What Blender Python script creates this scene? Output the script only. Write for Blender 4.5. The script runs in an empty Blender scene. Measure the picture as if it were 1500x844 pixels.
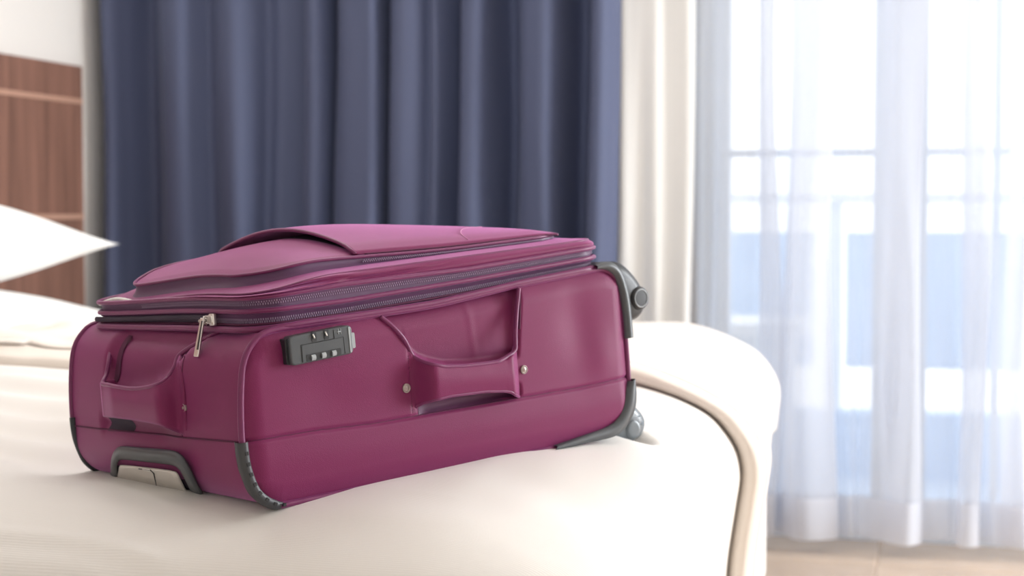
import bpy, math, random
from mathutils import Vector, Matrix, noise
random.seed(4)
PI = math.pi
SC = bpy.context.scene
COL = SC.collection

# ------------------------------------------------------------------ camera
F_PX, YAW, PITCH, CAM_Z = 2385.0, math.radians(15.1), math.atan(112 / 2385.0), 1.0
cd = bpy.data.cameras.new('camera')
cam = bpy.data.objects.new('camera', cd)
COL.objects.link(cam)
cd.sensor_width = 36.0
cd.lens = 36.0 * F_PX / 1500.0
cam.location = (0, 0, CAM_Z)
cam.rotation_euler = (PI / 2 - PITCH, 0, YAW)
cd.clip_end = 500
cd.dof.use_dof = True
cd.dof.focus_distance = 2.08
cd.dof.aperture_fstop = 4.2
SC.camera = cam

# ------------------------------------------------------------------ world, lights, exposure
w = bpy.data.worlds.new('world')
SC.world = w
w.use_nodes = True
bg = w.node_tree.nodes['Background']
bg.inputs['Color'].default_value = (0.90, 0.95, 1.0, 1)
bg.inputs['Strength'].default_value = 2.0


def area(name, loc, target, sx, sy, power, color):
    l = bpy.data.lights.new(name, 'AREA')
    l.shape = 'RECTANGLE'
    l.size, l.size_y, l.energy, l.color = sx, sy, power, color
    o = bpy.data.objects.new(name, l)
    COL.objects.link(o)
    o.location = loc
    d = Vector(target) - Vector(loc)
    o.rotation_euler = d.to_track_quat('-Z', 'Y').to_euler()
    return o


# added key light from the right, standing in for window daylight; no door there
area('added_key_right', (3.4, 4.25, 1.45), (-0.5, 2.5, 0.6), 1.4, 2.0, 205, (0.90, 0.95, 1.0))
# added fill light above the bed to brighten upward faces, no fitting there
area('overhead_fill', (-1.3, 3.0, 2.5), (-1.4, 3.1, 0.5), 1.6, 1.2, 23, (1.0, 0.985, 0.97))
SC.view_settings.view_transform = 'Standard'
SC.view_settings.look = 'None'
SC.view_settings.gamma = 1.0
SC.view_settings.use_curve_mapping = False
SC.view_settings.exposure = 0.1


# ------------------------------------------------------------------ helpers
def srgb(r, g, b):
    f = lambda c: (c / 12.92 if c <= 0.04045 else ((c + 0.055) / 1.055) ** 2.4)
    return (f(r / 255), f(g / 255), f(b / 255), 1)


def mat(name, col, rough=0.6, metal=0.0, sheen=0.0, bump=None, var=None, spec=0.5, tint=None):
    """bump = (kind, scale, strength, stretch); var = (scale, amount)"""
    m = bpy.data.materials.new(name)
    m.use_nodes = True
    nt = m.node_tree
    p = nt.nodes['Principled BSDF']
    p.inputs['Base Color'].default_value = col
    p.inputs['Roughness'].default_value = rough
    p.inputs['Metallic'].default_value = metal
    p.inputs['Specular IOR Level'].default_value = spec
    if sheen:
        p.inputs['Sheen Weight'].default_value = sheen
        p.inputs['Sheen Roughness'].default_value = 0.4
        p.inputs['Sheen Tint'].default_value = tint or (min(1, col[0] * 2 + .3), min(1, col[1] * 2 + .3), min(1, col[2] * 2 + .3), 1)
    tc = nt.nodes.new('ShaderNodeTexCoord')
    if bump:
        kind, sc, st, stretch = bump
        mp = nt.nodes.new('ShaderNodeMapping')
        mp.inputs['Scale'].default_value = stretch
        nt.links.new(tc.outputs['Object'], mp.inputs['Vector'])
        if kind == 'noise':
            t = nt.nodes.new('ShaderNodeTexNoise')
            t.inputs['Scale'].default_value = sc
            t.inputs['Detail'].default_value = 3
            out = t.outputs['Fac']
        else:
            t = nt.nodes.new('ShaderNodeTexWave')
            t.inputs['Scale'].default_value = sc
            t.inputs['Distortion'].default_value = 0.6
            t.inputs['Detail Scale'].default_value = 0.3
            if kind == 'wavez':
                t.bands_direction = 'Z'
            if kind == 'wavey':
                t.bands_direction = 'Y'
            out = t.outputs['Fac']
        nt.links.new(mp.outputs['Vector'], t.inputs['Vector'])
        b = nt.nodes.new('ShaderNodeBump')
        b.inputs['Strength'].default_value = st
        b.inputs['Distance'].default_value = 0.001
        nt.links.new(out, b.inputs['Height'])
        nt.links.new(b.outputs['Normal'], p.inputs['Normal'])
    if var:
        n = nt.nodes.new('ShaderNodeTexNoise')
        n.inputs['Scale'].default_value = var[0]
        n.inputs['Detail'].default_value = 4
        mp2 = nt.nodes.new('ShaderNodeMapping')
        if len(var) > 2:
            mp2.inputs['Scale'].default_value = var[2]
        nt.links.new(tc.outputs['Object'], mp2.inputs['Vector'])
        nt.links.new(mp2.outputs['Vector'], n.inputs['Vector'])
        r = nt.nodes.new('ShaderNodeValToRGB')
        a = var[1]
        r.color_ramp.elements[0].position = 0.3
        r.color_ramp.elements[1].position = 0.7
        r.color_ramp.elements[0].color = (col[0] * (1 - a), col[1] * (1 - a), col[2] * (1 - a), 1)
        r.color_ramp.elements[1].color = (min(1, col[0] * (1 + a)), min(1, col[1] * (1 + a)), min(1, col[2] * (1 + a)), 1)
        nt.links.new(n.outputs['Fac'], r.inputs['Fac'])
        nt.links.new(r.outputs['Color'], p.inputs['Base Color'])
    return m


def link(name, verts, faces, material, parent=None, smooth=True, loc=None):
    me = bpy.data.meshes.new(name)
    me.from_pydata([tuple(v) for v in verts], [], faces)
    me.update()
    if smooth:
        me.polygons.foreach_set('use_smooth', [True] * len(me.polygons))
    me.materials.append(material)
    o = bpy.data.objects.new(name, me)
    COL.objects.link(o)
    if parent:
        o.parent = parent
    if loc:
        o.location = loc
    return o


def empty(name, loc=(0, 0, 0)):
    o = bpy.data.objects.new(name, None)
    o.empty_display_size = 0.05
    COL.objects.link(o)
    o.location = loc
    return o


def tag(o, label=None, cat=None, group=None, kind=None):
    for k, v in (('label', label), ('category', cat), ('group', group), ('kind', kind)):
        if v:
            o[k] = v
    return o


def mod(o, kind, **kw):
    m = o.modifiers.new(kind.lower(), kind)
    for k, v in kw.items():
        setattr(m, k, v)
    return m


class MB:
    """collects shapes that make up one mesh"""

    def __init__(s):
        s.v, s.f = [], []

    def add(s, vs, fs):
        n = len(s.v)
        s.v += [tuple(v) for v in vs]
        s.f += [tuple(i + n for i in f) for f in fs]
        return s

    def box(s, a, b):
        x0, y0, z0 = a
        x1, y1, z1 = b
        vs = [(x0, y0, z0), (x1, y0, z0), (x1, y1, z0), (x0, y1, z0), (x0, y0, z1), (x1, y0, z1), (x1, y1, z1), (x0, y1, z1)]
        fs = [(0, 3, 2, 1), (4, 5, 6, 7), (0, 1, 5, 4), (1, 2, 6, 5), (2, 3, 7, 6), (3, 0, 4, 7)]
        return s.add(vs, fs)

    def grid(s, fn, nu, nv, closeu=False, flip=False):
        vs = [fn(i / nu, j / nv) for i in range(nu if closeu else nu + 1) for j in range(nv + 1)]
        fs = []
        W = nv + 1
        cu = nu if closeu else nu + 1
        for i in range(nu):
            for j in range(nv):
                a, b = i * W + j, ((i + 1) % cu) * W + j
                q = (a, b, b + 1, a + 1)
                fs.append(q[::-1] if flip else q)
        return s.add(vs, fs)

    def tube(s, path, r, n=8, closed=False, flat=(1, 1), up=None):
        P = [Vector(p) for p in path]
        N = len(P)
        base = len(s.v)
        rf = r if callable(r) else (lambda t: r)
        prev = None
        for i in range(N):
            if closed:
                t = P[(i + 1) % N] - P[i - 1]
            else:
                t = P[min(i + 1, N - 1)] - P[max(i - 1, 0)]
            if t.length < 1e-9:
                t = Vector((1, 0, 0))
            t.normalize()
            ref = Vector(up) if up else (prev if prev else (Vector((0, 0, 1)) if abs(t.z) < .9 else Vector((0, 1, 0))))
            a = ref - t * ref.dot(t)
            if a.length < 1e-6:
                a = t.orthogonal()
            a.normalize()
            if not up:
                prev = a
            b = t.cross(a)
            rr = rf(i / max(1, N - 1))
            for k in range(n):
                an = 2 * PI * k / n
                s.v.append(tuple(P[i] + a * (math.cos(an) * rr * flat[0]) + b * (math.sin(an) * rr * flat[1])))
        for i in range(N if closed else N - 1):
            j = (i + 1) % N
            for k in range(n):
                k2 = (k + 1) % n
                s.f.append((base + i * n + k, base + i * n + k2, base + j * n + k2, base + j * n + k))
        if not closed:
            s.f.append(tuple(base + k for k in range(n))[::-1])
            s.f.append(tuple(base + (N - 1) * n + k for k in range(n)))
        return s

    def prism(s, poly, fn, d0, d1):
        """poly: 2D outline; fn(a, b, d) -> 3D point"""
        n = len(poly)
        vs = [fn(a, b, d0) for a, b in poly] + [fn(a, b, d1) for a, b in poly]
        fs = [tuple(range(n))[::-1], tuple(range(n, 2 * n))]
        for i in range(n):
            j = (i + 1) % n
            fs.append((i, j, n + j, n + i))
        return s.add(vs, fs)

    def build(s, name, material, parent=None, smooth=True):
        return link(name, s.v, s.f, material, parent, smooth)


def interp(xs, ys, x):
    if x <= xs[0]:
        return ys[0]
    for i in range(len(xs) - 1):
        if x <= xs[i + 1]:
            t = (x - xs[i]) / (xs[i + 1] - xs[i])
            return ys[i] * (1 - t) + ys[i + 1] * t
    return ys[-1]


def sm(a, b, x):
    t = max(0.0, min(1.0, (x - a) / (b - a)))
    return t * t * (3 - 2 * t)


def spline(pts, n, closed=False):
    """Catmull-Rom, resampled evenly by length"""
    P = [Vector(p) for p in pts]
    N = len(P)
    raw = []
    seg = N if closed else N - 1
    for i in range(seg):
        if closed:
            p0, p1, p2, p3 = P[i - 1], P[i], P[(i + 1) % N], P[(i + 2) % N]
        else:
            p0, p1, p2, p3 = P[max(i - 1, 0)], P[i], P[i + 1], P[min(i + 2, N - 1)]
        for k in range(16):
            t = k / 16
            raw.append(0.5 * ((2 * p1) + (p2 - p0) * t + (2 * p0 - 5 * p1 + 4 * p2 - p3) * t * t + (3 * p1 - p0 - 3 * p2 + p3) * t ** 3))
    raw.append(P[0] if closed else P[-1])
    L = [0]
    for i in range(1, len(raw)):
        L.append(L[-1] + (raw[i] - raw[i - 1]).length)
    out = []
    m = n if closed else n - 1
    j = 0
    for i in range(n):
        d = L[-1] * i / m
        while j < len(L) - 2 and L[j + 1] < d:
            j += 1
        t = (d - L[j]) / max(1e-12, L[j + 1] - L[j])
        out.append(raw[j].lerp(raw[j + 1], min(1, t)))
    return out


def rrect(x0, x1, y0, y1, r, n=8):
    o = []
    for cx, cy, a0 in ((x1 - r, y1 - r, 0), (x0 + r, y1 - r, 90), (x0 + r, y0 + r, 180), (x1 - r, y0 + r, 270)):
        for k in range(n + 1):
            a = math.radians(a0 + 90 * k / n)
            o.append((cx + r * math.cos(a), cy + r * math.sin(a)))
    return o


def even(poly, n):
    """closed polygon resampled evenly, no overshoot"""
    P = [Vector((p[0], p[1], 0)) for p in poly]
    P.append(P[0])
    L = [0]
    for i in range(1, len(P)):
        L.append(L[-1] + (P[i] - P[i - 1]).length)
    out, j = [], 0
    for i in range(n):
        d = L[-1] * i / n
        while j < len(L) - 2 and L[j + 1] <= d:
            j += 1
        out.append(P[j].lerp(P[j + 1], (d - L[j]) / max(1e-12, L[j + 1] - L[j])))
    return out


# ------------------------------------------------------------------ materials
M_wall = mat('wall_paint', srgb(233, 229, 224), 0.9, bump=('noise', 120, 0.15, (1, 1, 1)))
M_ceil = mat('ceiling_paint', srgb(240, 238, 234), 0.9)
M_tile = mat('beige_tile', srgb(205, 182, 160), 0.22, var=(3, 0.12))
M_grout = mat('grout', srgb(222, 205, 188), 0.8)
M_wood = mat('walnut', srgb(132, 96, 82), 0.45, var=(2.2, 0.28, (6, 14, 0.8)))
M_strip = mat('pale_wood_strip', srgb(190, 150, 130), 0.4)
M_duvet = mat('cream_duvet', srgb(240, 236, 231), 0.75, sheen=0.2, bump=('wavey', 95, 0.16, (1, 1, 1)))
M_roll = mat('cream_duvet_far', srgb(240, 230, 220), 0.8, sheen=0.2, bump=('noise', 60, 0.2, (1, 1, 1)))
M_pillow = mat('white_cotton', srgb(244, 243, 240), 0.8, sheen=0.2)
M_base = mat('bed_valance', srgb(243, 240, 236), 0.8)
M_blue = mat('blue_blackout_cloth', srgb(78, 86, 115), 0.7, sheen=0.22, bump=('noise', 500, 0.2, (1, 1, 1)))
M_cream = mat('white_drape_cloth', srgb(226, 226, 224), 0.85, sheen=0.1)
M_frame = mat('white_frame', srgb(225, 232, 240), 0.4)
M_out = mat('balcony_blue', srgb(190, 214, 242), 0.7)
M_outw = mat('balcony_white', srgb(240, 243, 246), 0.6)
M_sea = mat('balcony_floor_tile', srgb(205, 220, 238), 0.5)

MAG = srgb(120, 37, 82)
M_mag = mat('magenta_fabric', MAG, 0.46, spec=0.22, sheen=0.60, bump=('noise', 900, 0.25, (1, 1, 1)), tint=(1.0, .42, .86, 1))
M_mag2 = mat('magenta_piping', srgb(114, 36, 86), 0.42, sheen=0.35, tint=(1.0, .45, .86, 1))
M_purple = mat('purple_zip_tape', srgb(96, 60, 96), 0.55, sheen=0.2)
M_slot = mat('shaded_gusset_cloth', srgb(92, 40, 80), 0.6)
M_teeth = mat('zip_teeth', srgb(150, 125, 155), 0.35)
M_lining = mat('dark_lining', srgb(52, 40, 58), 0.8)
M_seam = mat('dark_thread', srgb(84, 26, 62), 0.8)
M_grey = mat('grey_plastic', srgb(76, 80, 84), 0.38)
M_guard = mat('dark_guard_plastic', srgb(66, 68, 72), 0.45)
M_rib = mat('rib_black', srgb(26, 26, 30), 0.5)
M_dark = mat('black_plastic', srgb(36, 39, 44), 0.4)
M_chrome = mat('chrome', srgb(235, 232, 228), 0.28, metal=0.85)
M_silver = mat('silver_plastic', srgb(214, 208, 200), 0.35, metal=0.25)
M_lightgrey = mat('light_grey_plastic', srgb(170, 176, 180), 0.3)
M_wheel = mat('wheel_grey', srgb(112, 120, 126), 0.25)
M_brass = mat('rivet_metal', srgb(172, 160, 156), 0.35, metal=0.7)
M_white = mat('white_card', srgb(238, 236, 232), 0.5)


def glass():
    m = bpy.data.materials.new('window_glass')
    m.use_nodes = True
    nt = m.node_tree
    nt.nodes.remove(nt.nodes['Principled BSDF'])
    out = nt.nodes['Material Output']
    t = nt.nodes.new('ShaderNodeBsdfTransparent')
    g = nt.nodes.new('ShaderNodeBsdfGlossy')
    g.inputs['Roughness'].default_value = 0.02
    mx = nt.nodes.new('ShaderNodeMixShader')
    mx.inputs[0].default_value = 0.06
    nt.links.new(t.outputs[0], mx.inputs[1])
    nt.links.new(g.outputs[0], mx.inputs[2])
    nt.links.new(mx.outputs[0], out.inputs['Surface'])
    return m


def sheer(name, openness, col):
    m = bpy.data.materials.new(name)
    m.use_nodes = True
    nt = m.node_tree
    nt.nodes.remove(nt.nodes['Principled BSDF'])
    out = nt.nodes['Material Output']
    tr = nt.nodes.new('ShaderNodeBsdfTransparent')
    tl = nt.nodes.new('ShaderNodeBsdfTranslucent')
    df = nt.nodes.new('ShaderNodeBsdfDiffuse')
    tl.inputs['Color'].default_value = col
    df.inputs['Color'].default_value = col
    a = nt.nodes.new('ShaderNodeMixShader')
    a.inputs[0].default_value = 0.5
    nt.links.new(tl.outputs[0], a.inputs[1])
    nt.links.new(df.outputs[0], a.inputs[2])
    # woven threads close up when seen edge-on
    lw = nt.nodes.new('ShaderNodeLayerWeight')
    lw.inputs['Blend'].default_value = 0.35
    mr = nt.nodes.new('ShaderNodeMapRange')
    mr.inputs['To Min'].default_value = 1 - openness
    mr.inputs['To Max'].default_value = 1.0
    nt.links.new(lw.outputs['Facing'], mr.inputs['Value'])
    mx = nt.nodes.new('ShaderNodeMixShader')
    nt.links.new(mr.outputs[0], mx.inputs[0])
    nt.links.new(tr.outputs[0], mx.inputs[1])
    nt.links.new(a.outputs[0], mx.inputs[2])
    nt.links.new(mx.outputs[0], out.inputs['Surface'])
    return m


M_glass = glass()
M_sheer = sheer('sheer_voile', 0.50, srgb(240, 243, 250))
M_hem = sheer('sheer_hem', 0.25, srgb(240, 242, 248))

# ------------------------------------------------------------------ room shell
XL, YB, YBO = -2.665, 5.0, 5.18       # left wall face, back wall inner / outer face
WX0, WX1, WZ1 = -0.75, 1.95, 2.25    # opening in the back wall
o = MB().box((XL - .15, -1.0, 0), (XL, YBO, 2.6)).build('wall_left', M_wall, smooth=False)
tag(o, 'off-white painted wall behind the walnut headboard', 'wall', kind='structure')
m = MB().box((XL, YB, 0), (WX0, YBO, 2.6))
m.box((WX1, YB, 0), (3.6, YBO, 2.6))
m.box((WX0, YB, WZ1), (WX1, YBO, 2.6))
o = m.build('wall_back', M_wall, smooth=False)
tag(o, 'off-white wall around the balcony door, behind the curtains', 'wall', kind='structure')
o = MB().box((3.6, -1.0, 0), (3.75, YBO, 2.6)).build('wall_right', M_wall, smooth=False)
tag(o, 'off-white wall opposite the headboard, outside the picture', 'wall', kind='structure')
o = MB().box((XL - .15, -1.15, 0), (3.75, -1.0, 2.6)).build('wall_near', M_wall, smooth=False)
tag(o, 'off-white wall behind the viewer', 'wall', kind='structure')
o = MB().box((XL - .15, -1.0, 2.6), (3.6, YBO, 2.72)).build('ceiling', M_ceil, smooth=False)
tag(o, 'plain white ceiling above the bed', 'ceiling', kind='structure')
fl = MB().box((XL - .15, -1.0, -.06), (3.6, YBO, -.004)).build('floor', M_grout, smooth=False)
tag(fl, 'glossy beige tiled floor beside the bed', 'floor', kind='structure')
TS = .47
vs, fs = [], []
tb = rrect(-TS / 2 + .003, TS / 2 - .003, -TS / 2 + .003, TS / 2 - .003, .003, 1)
tb_in = rrect(-TS / 2 + .005, TS / 2 - .005, -TS / 2 + .005, TS / 2 - .005, .003, 1)
n = len(tb)
vs = [(x, y, -.008) for x, y in tb] + [(x, y, -.002) for x, y in tb] + [(x, y, 0) for x, y in tb_in]
for r_ in (0, 1):
    for i in range(n):
        j = (i + 1) % n
        fs.append((r_ * n + i, r_ * n + j, (r_ + 1) * n + j, (r_ + 1) * n + i))
fs.append(tuple(range(2 * n, 3 * n)))
tile_me = None
for ix in range(-1, 7):
    for iy in range(-9, 1):
        cx, cy = -.195 + TS * (ix + .5), 4.86 + TS * (iy - .5) + TS * .62
        if cy > 5.0 or cx > 3.5:
            continue
        if tile_me is None:
            t0 = link('floor_tile', vs, fs, M_tile, fl, smooth=False, loc=(cx, cy, 0))
            tile_me = t0.data
        else:
            t = bpy.data.objects.new('floor_tile', tile_me)
            COL.objects.link(t)
            t.parent = fl
            t.location = (cx, cy, 0)
o = MB().box((XL, -1, 0), (XL + .015, YB, .09)).build('baseboard_left', M_frame, smooth=False)
tag(o, 'white baseboard along the headboard wall', 'baseboard', kind='structure')

# balcony door (glazed) in the back wall
wd = MB()
y0, y1 = 5.03, 5.10
wd.box((WX0, y0, .02), (WX0 + .087, y1, WZ1))
wd.box((WX1 - .08, y0, .02), (WX1, y1, WZ1))
wd.box((WX0 + .087, y0, WZ1 - .08), (WX1 - .08, y1, WZ1))
wd.box((WX0 + .087, y0, .0), (WX1 - .08, y1, .12))
win = wd.build('window_1', M_frame, smooth=False)
tag(win, 'white framed glazed balcony door behind the sheer curtain', 'window', kind='structure')
panes = [(-.663, -.228), (-.07, .455), (.60, 1.12), (1.26, 1.87)]
for i, (a, b) in enumerate(panes):
    if i:
        MB().box((panes[i - 1][1], y0 - .005, .12), (a, y1 - .005, WZ1 - .08)).build('window_stile', M_frame, win, smooth=False)
    MB().box((a, y0 + .005, 1.168), (b, y1 - .01, 1.19)).build('transom_bar', M_frame, win, smooth=False)
    MB().box((a, 5.06, .12), (b, 5.066, 1.168)).build('window_pane', M_glass, win, smooth=False)
    MB().box((a, 5.06, 1.19), (b, 5.066, WZ1 - .08)).build('window_pane', M_glass, win, smooth=False)
MB().box((.118, y0 + .01, .12), (.14, y1 - .01, WZ1 - .08)).build('glazing_bar', M_frame, win, smooth=False)

# ------------------------------------------------------------------ balcony outside
bf = MB().box((-3.5, 5.18, -.15), (4.5, 6.55, -.02)).build('balcony_floor', M_sea, smooth=False)
tag(bf, 'pale blue balcony floor outside the glazed door', 'floor', kind='structure')
bal = empty('balcony_railing', (0, 6.4, 0))
tag(bal, 'pale blue balcony railing seen hazily through the sheer curtain', 'railing')


def bpart(name, a, b, m):
    o = MB().box((a[0], a[1] - 6.4, a[2]), (b[0], b[1] - 6.4, b[2])).build(name, m, bal, smooth=False)
    return o


bpart('kerb', (-3.5, 6.34, -.02), (4.5, 6.5, .23), M_out)
bpart('handrail', (-3.5, 6.36, 1.03), (4.5, 6.46, 1.07), M_outw)
x = -3.4
while x < 4.4:
    bpart('post', (x, 6.38, .23), (x + .05, 6.44, 1.03), M_outw)
    bpart('railing_panel', (x + .07, 6.40, .40), (x + .93, 6.42, .92), M_out)
    x += .98
tb_ = empty('balcony_table', (-.78, 5.75, -.02))
tag(tb_, 'low white balcony table outside the left door pane', 'table')
MB().prism(rrect(-.3, .3, -.25, .25, .05, 5), lambda a, b, d: (a, b, d), .60, .64).build('tabletop', M_outw, tb_, smooth=False)
MB().prism(rrect(-.25, .25, -.2, .2, .05, 5), lambda a, b, d: (a, b, d), .50, .60).build('apron', M_outw, tb_, smooth=False)
for sx in (-1, 1):
    for sy in (-1, 1):
        MB().tube([(sx * .22, sy * .17, 0), (sx * .21, sy * .16, .55)], .02, 10).build('leg', M_outw, tb_)

# ------------------------------------------------------------------ headboard
hb = empty('headboard', (XL + .003, 3.3, 0))
tag(hb, 'walnut headboard with thin pale horizontal strips on the left wall', 'headboard')
HT = 1.454
for k, (z0, z1) in enumerate([(1.352, HT), (.992, 1.336), (.62, .976), (.25, .604)]):
    for (a, b) in ((-1.9, 1.30),):
        MB().box((0, a, z0), (.024, b, z1)).build('wood_panel', M_wood, hb, smooth=False)
for z0, z1 in ((1.336, 1.352), (.976, .992), (.604, .62)):
    MB().box((0, -1.9, z0), (.027, 1.30, z1)).build('pale_strip', M_strip, hb, smooth=False)
MB().box((-.0, 1.30, .2), (.022, 1.306, HT)).build('edge_trim', M_strip, hb, smooth=False)

# ------------------------------------------------------------------ suitcase frame (used by the bedding too)
MS = Matrix(((0.56577196, -0.82200831, -0.06484148), (0.82162271, 0.56864314, -0.03976311), (0.06955727, -0.03077837, 0.99710304)))
TSC = Vector((-0.82623228, 1.82844638, 0.63618378))
LU, WV = .652, .466


def to_world(u, v, w_):
    return MS @ Vector((u, v, w_)) + TSC


def case_uv(X, Y):
    d = Vector((X, Y, 0)) - Vector((TSC.x, TSC.y, 0))
    # invert the 2x2 horizontal part
    a, b, c, e = MS[0][0], MS[0][1], MS[1][0], MS[1][1]
    det = a * e - b * c
    return (e * d.x - b * d.y) / det, (-c * d.x + a * d.y) / det


# ------------------------------------------------------------------ bedding
def hbed(X, Y):
    """height of the bed top"""
    z = .634 + .071 * sm(1.85, 2.75, Y) - .012 * sm(-1.5, -2.4, X)
    n_ = noise.noise(Vector((X * 1.7, Y * 2.3, 3.1))) * .006
    u, v = case_uv(X, Y)
    cu, cv = max(.0, min(LU, u)), max(0, min(WV, v))
    d = math.hypot(u - cu, v - cv)
    pl = to_world(cu, cv, 0).z - .001 * sm(.0, .1, cu)
    wgt = math.exp(-(d / .10) ** 2)
    z = (z + n_) * (1 - wgt) + pl * wgt
    # puffs and wrinkles away from the case
    k = 1 - math.exp(-(d / .08) ** 2)
    z += k * .004 * math.sin(9 * X + 16 * Y + 2.5 * noise.noise(Vector((X * 3, Y * 3, 0)))) * sm(1.9, 2.1, Y)
    z += k * .0065 * sm(-1.0, -1.3, X) * sm(1.95, 2.15, Y) * math.sin(50 * Y + 5 * X + 5 * noise.noise(Vector((X * 2.5, Y * 2, 4))))
    # wheel dents
    for (wu, wv) in ((.705, .055), (.705, .41)):
        dd = math.hypot((u - wu) / .034, (v - wv) / .036)
        z -= .026 * math.exp(-dd ** 4)
    # radiating tension creases by the near wheel
    du, dv = u - .73, v - .02
    rr = math.hypot(du, dv)
    if 0 < rr < .4 and du > -.03:
        an = math.atan2(dv, du)
        z += .0030 * math.sin(an * 19 + 14 * rr) * math.exp(-(rr / .14) ** 2) * sm(.02, .06, rr)
    return z


PO = [(-.0, 0), (.075, .006), (.115, .014), (.160, .028), (.204, .049), (.231, .074), (.254, .109), (.262, .149), (.256, .198), (.246, .266), (.240, .322), (.236, .42), (.234, .52)]
prof_pts = spline([(a, -b, 0) for a, b in PO], 80)
prof_len = sum((prof_pts[i + 1] - prof_pts[i]).length for i in range(79))


def prof(s):
    t = max(0, min(1, s / prof_len)) * 79
    i = min(78, int(t))
    p = prof_pts[i].lerp(prof_pts[i + 1], t - i)
    return p.x, -p.y


XI, YI, YGAP = -.602, 1.95, 2.80


def near_pos(px, py, lift=0.0, narrow=0.0):
    xi = XI - narrow
    qx, qy = min(px, xi), max(py, YI)
    dx, dy = px - qx, py - qy
    if dx == 0 and dy == 0:
        return Vector((px, py, hbed(px, py) + lift))
    l = math.hypot(dx, dy)
    s = (abs(dx) ** 5 + abs(dy) ** 5) ** .2
    off, drop = prof(s)
    off += lift * sm(0, .25, s)
    X, Y = qx + dx / l * off, qy + dy / l * off
    f = sm(.22, .5, s)
    tang = (px if abs(dy) > abs(dx) else py)
    wav = .008 * f * sm(2.72, 2.45, py) * math.sin(tang * 17 + 3 * noise.noise(Vector((px, py, 1))))
    X += wav * dx / l
    Y += wav * dy / l
    return Vector((X, Y, hbed(X, Y) - drop + lift * (1 - sm(0, .3, s))))


SN = .62
m = MB()
NX, NY = 240, 260
X0N = -2.58


def near_fn(a, b):
    px = X0N + (XI + SN - X0N) * a
    py = (YI - SN) + (YGAP - YI + SN) * b
    p = near_pos(px, py)
    n_ = noise.noise(Vector((px * 7, py * 9, 5))) * .0022 + noise.noise(Vector((px * 2.2, py * 4, 9))) * .004 * sm(2.0, 1.8, py)
    # long creases running along the near side of the bed
    n_ += .0035 * math.exp(-((py - 1.77 + .9 * (px + 1.10) ** 2 * (1 if px > -1.10 else .15)) / .012) ** 2) * sm(-.86, -.95, px)
    n_ -= .002 * math.exp(-((py - 1.745 + .9 * (px + 1.10) ** 2 * (1 if px > -1.10 else .15)) / .014) ** 2) * sm(-.86, -.95, px)
    p.z += n_
    return p


m.grid(near_fn, NX, NY)
dv = m.build('near_duvet', M_duvet)
mod(dv, 'SOLIDIFY', thickness=.018, offset=-1)
tag(dv, 'cream striped duvet on the near half of the bed, under the suitcase', 'duvet')

# far duvet: its near edge is a thick rolled lip resting beside the near duvet
YF0, YF1 = 2.742, 3.96
SF = .50


def far_fn(a, b):
    # b: 0..0.18 wraps around the lip, the rest runs over the top to the far side
    sf_ = .62 - .20 * sm(.2, .75, b)
    sx = X0N + (XI + sf_ - X0N) * a
    if b < .2:
        th = (b / .2) * PI * 1.02
        py = YF0 + .030 - .034 * math.sin(th)
        lift = -.002 + .0215 * (1 - math.cos(th))
        py += .010 * sm(.6, 1, b / .2)
    else:
        t = (b - .2) / .8
        py = YF0 + .038 + (YF1 + SF - YF0 - .038) * t
        lift = .041 - .016 * sm(0, .25, t)
    y_edge = YF1
    narrow = .085 * sm(YF0, YF1 + .1, py)
    qx = min(sx, XI - narrow * 1.0)
    qy = min(py, y_edge)
    dx, dy = sx - narrow - qx if sx - narrow > qx else 0, py - qy
    dx = max(0, sx - (XI))
    qx = min(sx, XI) - narrow * sm(-1.3, -.6, min(sx, XI))
    l = math.hypot(dx, dy)
    s = (dx ** 5 + dy ** 5) ** .2 if l > 0 else 0
    off, drop = prof(s)
    off += lift * sm(0, .25, s)
    X = qx + (dx / l * off if l else 0)
    Y = qy + (dy / l * off if l else 0)
    f = sm(.25, .5, s)
    X += .008 * f * sm(2.85, 3.1, py) * math.sin(py * 11 + 1) * (dx / l if l else 0)
    z = hbed(min(X, XI + .1), max(2.74, min(Y, 2.80))) - drop + lift * (1 - sm(0, .3, s))
    top = 1 - sm(0, .2, s)
    z += top * (.006 * math.sin(13 * Y + 4 * X) * sm(2.85, 3.2, Y))
    # rumples near the pillows
    ru = sm(-1.25, -1.7, X) * sm(2.76, 2.95, Y)
    z += ru * top * (.045 * abs(noise.noise(Vector((X * 4, Y * 8, 2)))) + .022 * noise.noise(Vector((X * 8, Y * 13, 7))) - .02 * sm(3.2, 3.6, Y))
    # diagonal folds by the foot corner
    q = (Y - 3.15) * .9 + (X + .6) * .75
    z += top * sm(-1.0, -.75, X) * (.004 * math.sin(q * 60) * math.exp(-(q / .22) ** 2))
    z += noise.noise(Vector((X * 6, Y * 6, 5))) * .002
    lf_ = sm(-1.1, -1.5, X) * top
    z += lf_ * (.018 * noise.noise(Vector((X * 3.5, Y * 9, 11))) + .010 * noise.noise(Vector((X * 9, Y * 16, 3))))
    Y += lf_ * .020 * noise.noise(Vector((X * 3.2, 1, 2)))
    return Vector((X, Y, z))


m = MB().grid(far_fn, 180, 150)
fd = m.build('far_duvet', M_roll)
mod(fd, 'SOLIDIFY', thickness=.015, offset=-1)
tag(fd, 'cream duvet with a rolled edge on the far half of the bed', 'duvet')

bed = empty('bed', (-1.5, 2.9, 0))
tag(bed, 'wide low bed with a pale valance under cream duvets', 'bed')


def rbox(a, b, r, name, material, parent):
    o = MB().box(a, b).build(name, material, parent, smooth=False)
    mod(o, 'BEVEL', width=r, segments=5)
    for p in o.data.polygons:
        p.use_smooth = True
    return o


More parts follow.
